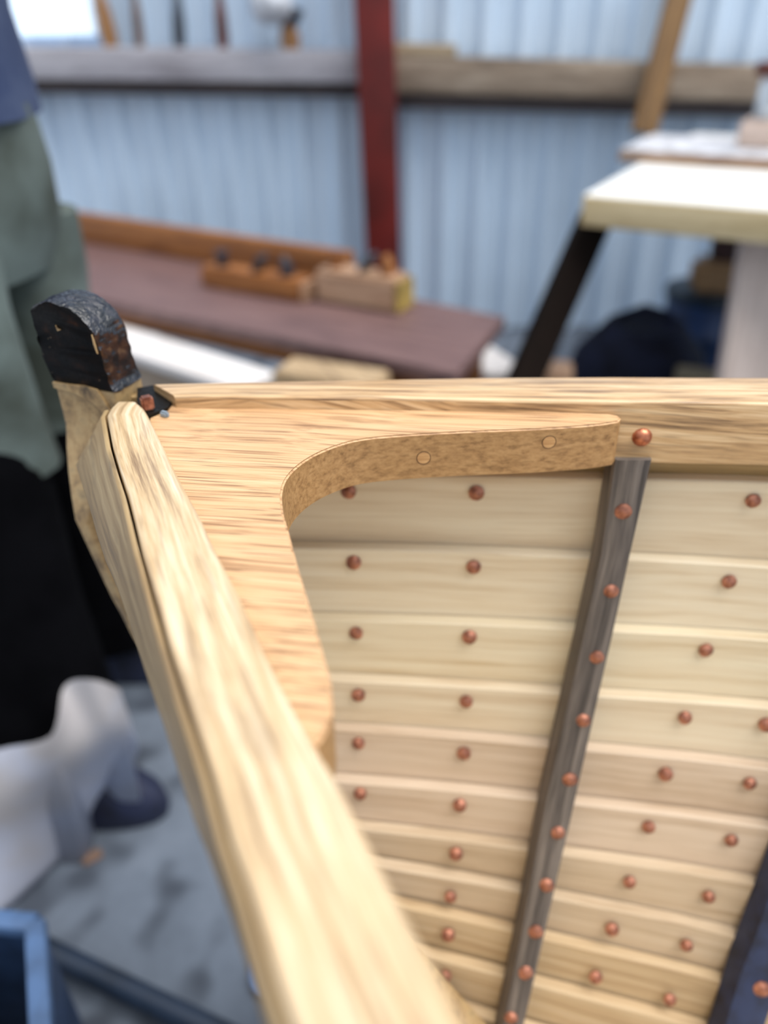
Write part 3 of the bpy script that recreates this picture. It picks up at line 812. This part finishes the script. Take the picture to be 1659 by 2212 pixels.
# faces the boat (+X); left/right of the body lie along Y
V = [(0, 0, .95), (0, 0, 1.12), (0, 0, 1.30), (-.005, 0, 1.42), (0, 0, 1.50), (.015, 0, 1.60), (.02, 0, 1.69),
     (0, -.095, .88), (.005, -.10, .50), (.07, -.20, .09), (.19, -.205, .045),
     (0, .095, .88), (.005, .10, .50), (-.015, .10, .09), (.10, .105, .045),
     (-.005, -.19, 1.40), (-.03, -.225, 1.12), (-.01, -.235, .88), (0, -.237, .80),
     (-.005, .19, 1.40), (-.03, .225, 1.12), (-.01, .235, .88), (0, .237, .80)]
E = [(0, 1), (1, 2), (2, 3), (3, 4), (4, 5), (5, 6), (0, 7), (7, 8), (8, 9), (9, 10), (0, 11), (11, 12), (12, 13), (13, 14),
     (3, 15), (15, 16), (16, 17), (17, 18), (3, 19), (19, 20), (20, 21), (21, 22)]
R = [(.105, .15), (.10, .14), (.11, .16), (.085, .12), .055, (.085, .075), (.07, .06), .085, .055, .04, (.04, .035), .085, .055, .04, (.04, .035),
     .055, .043, .03, (.022, .036), .055, .043, .03, (.022, .036)]
body = skin_body('body', V, E, R, M_SKIN, per)
def ell(cx, cy, z, rx, ry, n=28, ph=0.0, fold=0.0, nf=6):
    return [Vector((cx+rx*math.cos(2*math.pi*k/n)*(1+fold*math.sin(nf*2*math.pi*k/n+ph)), cy+ry*math.sin(2*math.pi*k/n)*(1+fold*math.sin(nf*2*math.pi*k/n+ph)), z)) for k in range(n)]
# shirt: torso + sleeves
loft('shirt', [ell(0, 0, z, rx, ry, fold=f, ph=z*9) for z, rx, ry, f in ((.985, .155, .19, .03), (1.02, .152, .188, .035), (1.1, .14, .18, .03), (1.2, .145, .19, .02), (1.32, .15, .205, .01), (1.40, .125, .20, 0), (1.45, .09, .14, 0), (1.475, .066, .075, 0), (1.495, .06, .065, 0))], M_SHIRT, per, caps=True)
for s in (-1, 1):
    tube('sleeve', [(-.005, s*.17, 1.40), (-.012, s*.205, 1.32), (-.024, s*.222, 1.20), (-.03, s*.228, 1.12)], [.07, .068, .06, .058], M_SHIRT, per)
# shorts: seat and two wide legs
loft('shorts', [ell(0, 0, z, rx, ry, fold=f, ph=z*7, nf=5) for z, rx, ry, f in ((1.0, .148, .182, .02), (.93, .152, .19, .03), (.86, .148, .19, .03), (.80, .128, .178, .03))], M_SHORT, per)
for s in (-1, 1):
    loft('shorts_leg', [ell(0, s*.098, z, rx, ry, fold=f, ph=z*13+s, nf=4) for z, rx, ry, f in ((.86, .142, .098, .02), (.78, .14, .1, .05), (.70, .136, .1, .06), (.62, .134, .102, .06), (.555, .136, .104, .07))], M_SHORT, per)
    loft('trouser_leg', [ell(.01+(.12*(.62-z) if s < 0 else 0), s*.10-(.18*(.62-z) if s < 0 else 0), z, rx, ry, fold=f, ph=z*11+s, nf=4) for z, rx, ry, f in ((.62, .115, .09, .02), (.5, .118, .09, .03), (.36, .122, .092, .05), (.22, .126, .095, .06), (.10, .13, .098, .06))], M_TROU, per)
    bt = loft('boot', [ell(x_+(.085 if s < 0 else 0), s*.105-(.105 if s < 0 else 0), z, rx, ry) for x_, z, rx, ry in ((.03, 0.0, .145, .05), (.03, .02, .15, .054), (.028, .05, .145, .052), (.005, .09, .11, .05), (-.02, .13, .07, .05), (-.02, .2, .06, .05))], M_BOOT, per, smooth=60)
# head details
loft('hair', [ell(.005, 0, z, rx, ry) for z, rx, ry in ((1.66, .094, .082), (1.70, .092, .08), (1.74, .075, .066), (1.765, .045, .04), (1.775, .012, .01))], plain('brown_hair', (70, 52, 40), 0.7), per)
for s in (-1, 1):
    e_ = lathe('eye', [(0, -.008), (.007, -.004), (.008, 0), (.007, .004), (0, .008)], plain('eye_dark', (40, 34, 30), 0.3), per, 10); e_.location = (.095, s*.032, 1.625)
    tube('ear', [(.0, s*.078, 1.59), (-.006, s*.088, 1.61), (.0, s*.082, 1.64)], [.008, .013, .008], M_SKIN, per, 8)
    for k, (dx, ln_) in enumerate(((.024, .07), (.008, .08), (-.008, .076), (-.022, .06))):
        tube('finger', [(dx*.8, s*.237, .795), (dx, s*.238, .795-ln_*.55), (dx+.012, s*.232, .795-ln_)], [.0095, .0088, .007], M_SKIN, per, 8)
    tube('thumb', [(.02, s*.232, .85), (.042, s*.228, .82), (.048, s*.222, .785)], [.011, .010, .008], M_SKIN, per, 8)
tube('nose', [(.092, 0, 1.63), (.108, 0, 1.605), (.098, 0, 1.592)], [.008, .014, .011], M_SKIN, per, 10)
tube('mouth', [(.088, -.025, 1.565), (.096, 0, 1.565), (.088, .025, 1.565)], [.004, .006, .004], plain('lips', (170, 100, 90)), per, 8)

# ---------------- pale cloth heaped on the floor in front of the person's feet
M_SHEET = plain('pale_sheet', (168, 176, 198), 0.85, scale=5, c2=(160, 156, 158), bump=0.2)
rows = [[(-120, 1660, .17), (0, 1620, .17), (110, 1590, .19), (140, 1485, .20), (200, 1470, .215), (258, 1490, .20)],
        [(-140, 1760, .12), (0, 1720, .13), (110, 1660, .15), (190, 1600, .16), (240, 1570, .17), (285, 1570, .15)],
        [(-150, 1880, .06), (0, 1830, .07), (100, 1760, .08), (175, 1700, .09), (240, 1650, .10), (298, 1615, .10)],
        [(-160, 2080, .004), (0, 1975, .004), (85, 1900, .004), (150, 1835, .004), (210, 1755, .006), (280, 1650, .02)]]
def heap(name, rows, mat):
    bm = bmesh.new(); sm = []
    for r in rows: sm.append(smooth_poly(r, 5))
    colsn = len(sm[0]); G = []
    for j in range(colsn): G.append(smooth_poly([sm[i][j] for i in range(len(sm))], 5))
    top = []
    for g in G:
        w = [P(px, py, max(z, 0.002)*1.5) for px, py, z in g]
        w = [Vector((w[0].x-0.02, w[0].y+0.01, 0.004))]+w
        top.append([bm.verts.new(v) for v in w])
    nj, ni = len(top), len(top[0])
    for j in range(nj-1):
        for i in range(ni-1): bm.faces.new((top[j][i], top[j+1][i], top[j+1][i+1], top[j][i+1]))
    bmesh.ops.recalc_face_normals(bm, faces=bm.faces)
    me = bpy.data.meshes.new(name); bm.to_mesh(me); bm.free()
    return link(name, me, mat, None, 60)
hp_ = heap('dust_sheet', rows, M_SHEET); sol = hp_.modifiers.new('solid', 'SOLIDIFY'); sol.thickness = 0.003; sol.offset = 0
tag(hp_, "pale sheet heaped on the concrete in front of the person's boots", 'sheet')

# ---------------- blue crate in the bottom-left corner
CZ = 0.25
k = [P(-190, 1975, CZ), P(78, 2000, CZ), P(96, 2330, CZ), P(-230, 2330, CZ)]
cr = empty('crate', ((k[0]+k[2])/2).to_tuple()[:2]+(0,)); tag(cr, 'blue plastic crate with pale rim at the bottom-left corner', 'crate')
M_RIM = plain('pale_blue_plastic', (78, 106, 146), 0.5); M_BLUE = plain('blue_plastic_wall', (40, 60, 92), 0.5)
off = cr.location
rim = []
kk = [q-off for q in k]
for i in range(4):
    a, b = kk[i], kk[(i+1) % 4]
    bar('rim', a, b, 0.022, 0.02, M_RIM, cr, bev=0.006)
    bar('side', Vector((a.x, a.y, CZ/2))*1.0, Vector((b.x, b.y, CZ/2)), 0.008, CZ-.02, M_BLUE, cr, bev=0.002)
quad_slab('bottom', [Vector((q.x, q.y, 0.012)) for q in k], 0.01, M_BLUE, cr)

q = P(590, 2110, 0)
o = lathe('lid', [(0, 0), (0.028, 0), (0.03, 0.004), (0.03, 0.012), (0.026, 0.015), (0, 0.015)], plain('sky_blue_plastic', (104, 150, 206), 0.4)); o.location = q+Vector((0, 0, .001))
tag(o, 'small pale blue lid lying on the concrete close beside the near gunwale', 'lid')
q = P(200, 1855, 0)
o = boxmesh('wood_chip', (0.03, 0.018, 0.008), plain('faded_brown', (136, 108, 92), 0.7), (q.x, q.y, 0.001), 0.6, None, 0.002); tag(o, "small brown wood chip on the concrete between the pale sheet and the dark boot", 'chip')
# ---------------- dark steel stand under the boat, one foot tube showing on the floor
M_TUBE = plain('dark_blue_steel', (36, 48, 66), 0.4)
ta, tb_ = P(70, 2038, 0.03), P(430, 2212, 0.03)
td = (tb_-ta).normalized()
stand = empty('boat_stand', (tb_+td*0.15).to_tuple()[:2]+(0,)); tag(stand, 'dark steel stand whose foot tube lies on the concrete beside the blue crate', 'stand')
off = stand.location
tube('foot_tube', [ta-td*0.02-off, tb_-off, tb_+td*0.75-off], 0.016, M_TUBE, stand)
lowv = min((v.co.copy() for o_ in COL.objects if o_.name.startswith('plank') for v in o_.data.vertices), key=lambda v: v.z)
tube('upright', [(lowv.x-off.x, lowv.y-off.y, 0.02), (lowv.x-off.x, lowv.y-off.y, lowv.z-0.02)], 0.02, M_TUBE, stand)
boxmesh('bolster', (0.16, 0.06, 0.03), M_TUBE, (lowv.x-off.x, lowv.y-off.y, lowv.z-0.030), 0, stand)
bar('foot', Vector((lowv.x-off.x-.2, lowv.y-off.y, 0.015)), Vector((lowv.x-off.x+.2, lowv.y-off.y, 0.015)), .04, .03, M_TUBE, stand)

# ------------------------------------------------------------------ light
world = bpy.data.worlds.new('sky'); sc.world = world; world.use_nodes = True
nt = world.node_tree; bg = nt.nodes['Background']
tc = N(nt, 'ShaderNodeTexCoord'); sx = N(nt, 'ShaderNodeSeparateXYZ'); nt.links.new(tc.outputs['Generated'], sx.inputs[0])
wr_ = ramp(nt, [(0.0, (0.58, 0.63, 0.70, 1)), (0.25, (0.74, 0.82, 0.92, 1)), (1.0, (0.96, 1.05, 1.16, 1))]); nt.links.new(sx.outputs['Z'], wr_.inputs['Fac'])
nt.links.new(wr_.outputs['Color'], bg.inputs['Color']); bg.inputs[1].default_value = 1.0
sun = bpy.data.lights.new('soft_daylight', 'SUN'); sun.energy = 3.4; sun.angle = math.radians(50); sun.color = (1.0, 0.96, 0.90)
so = bpy.data.objects.new('soft_daylight', sun); COL.objects.link(so)
so.rotation_euler = Vector((0.36, -0.14, 0.92)).to_track_quat('Z', 'Y').to_euler()
vs_ = sc.view_settings
sc.display_settings.display_device = 'sRGB'
vs_.view_transform = 'Standard'; vs_.look = 'None'; vs_.gamma = 1.0; vs_.exposure = 0.1; vs_.use_curve_mapping = False
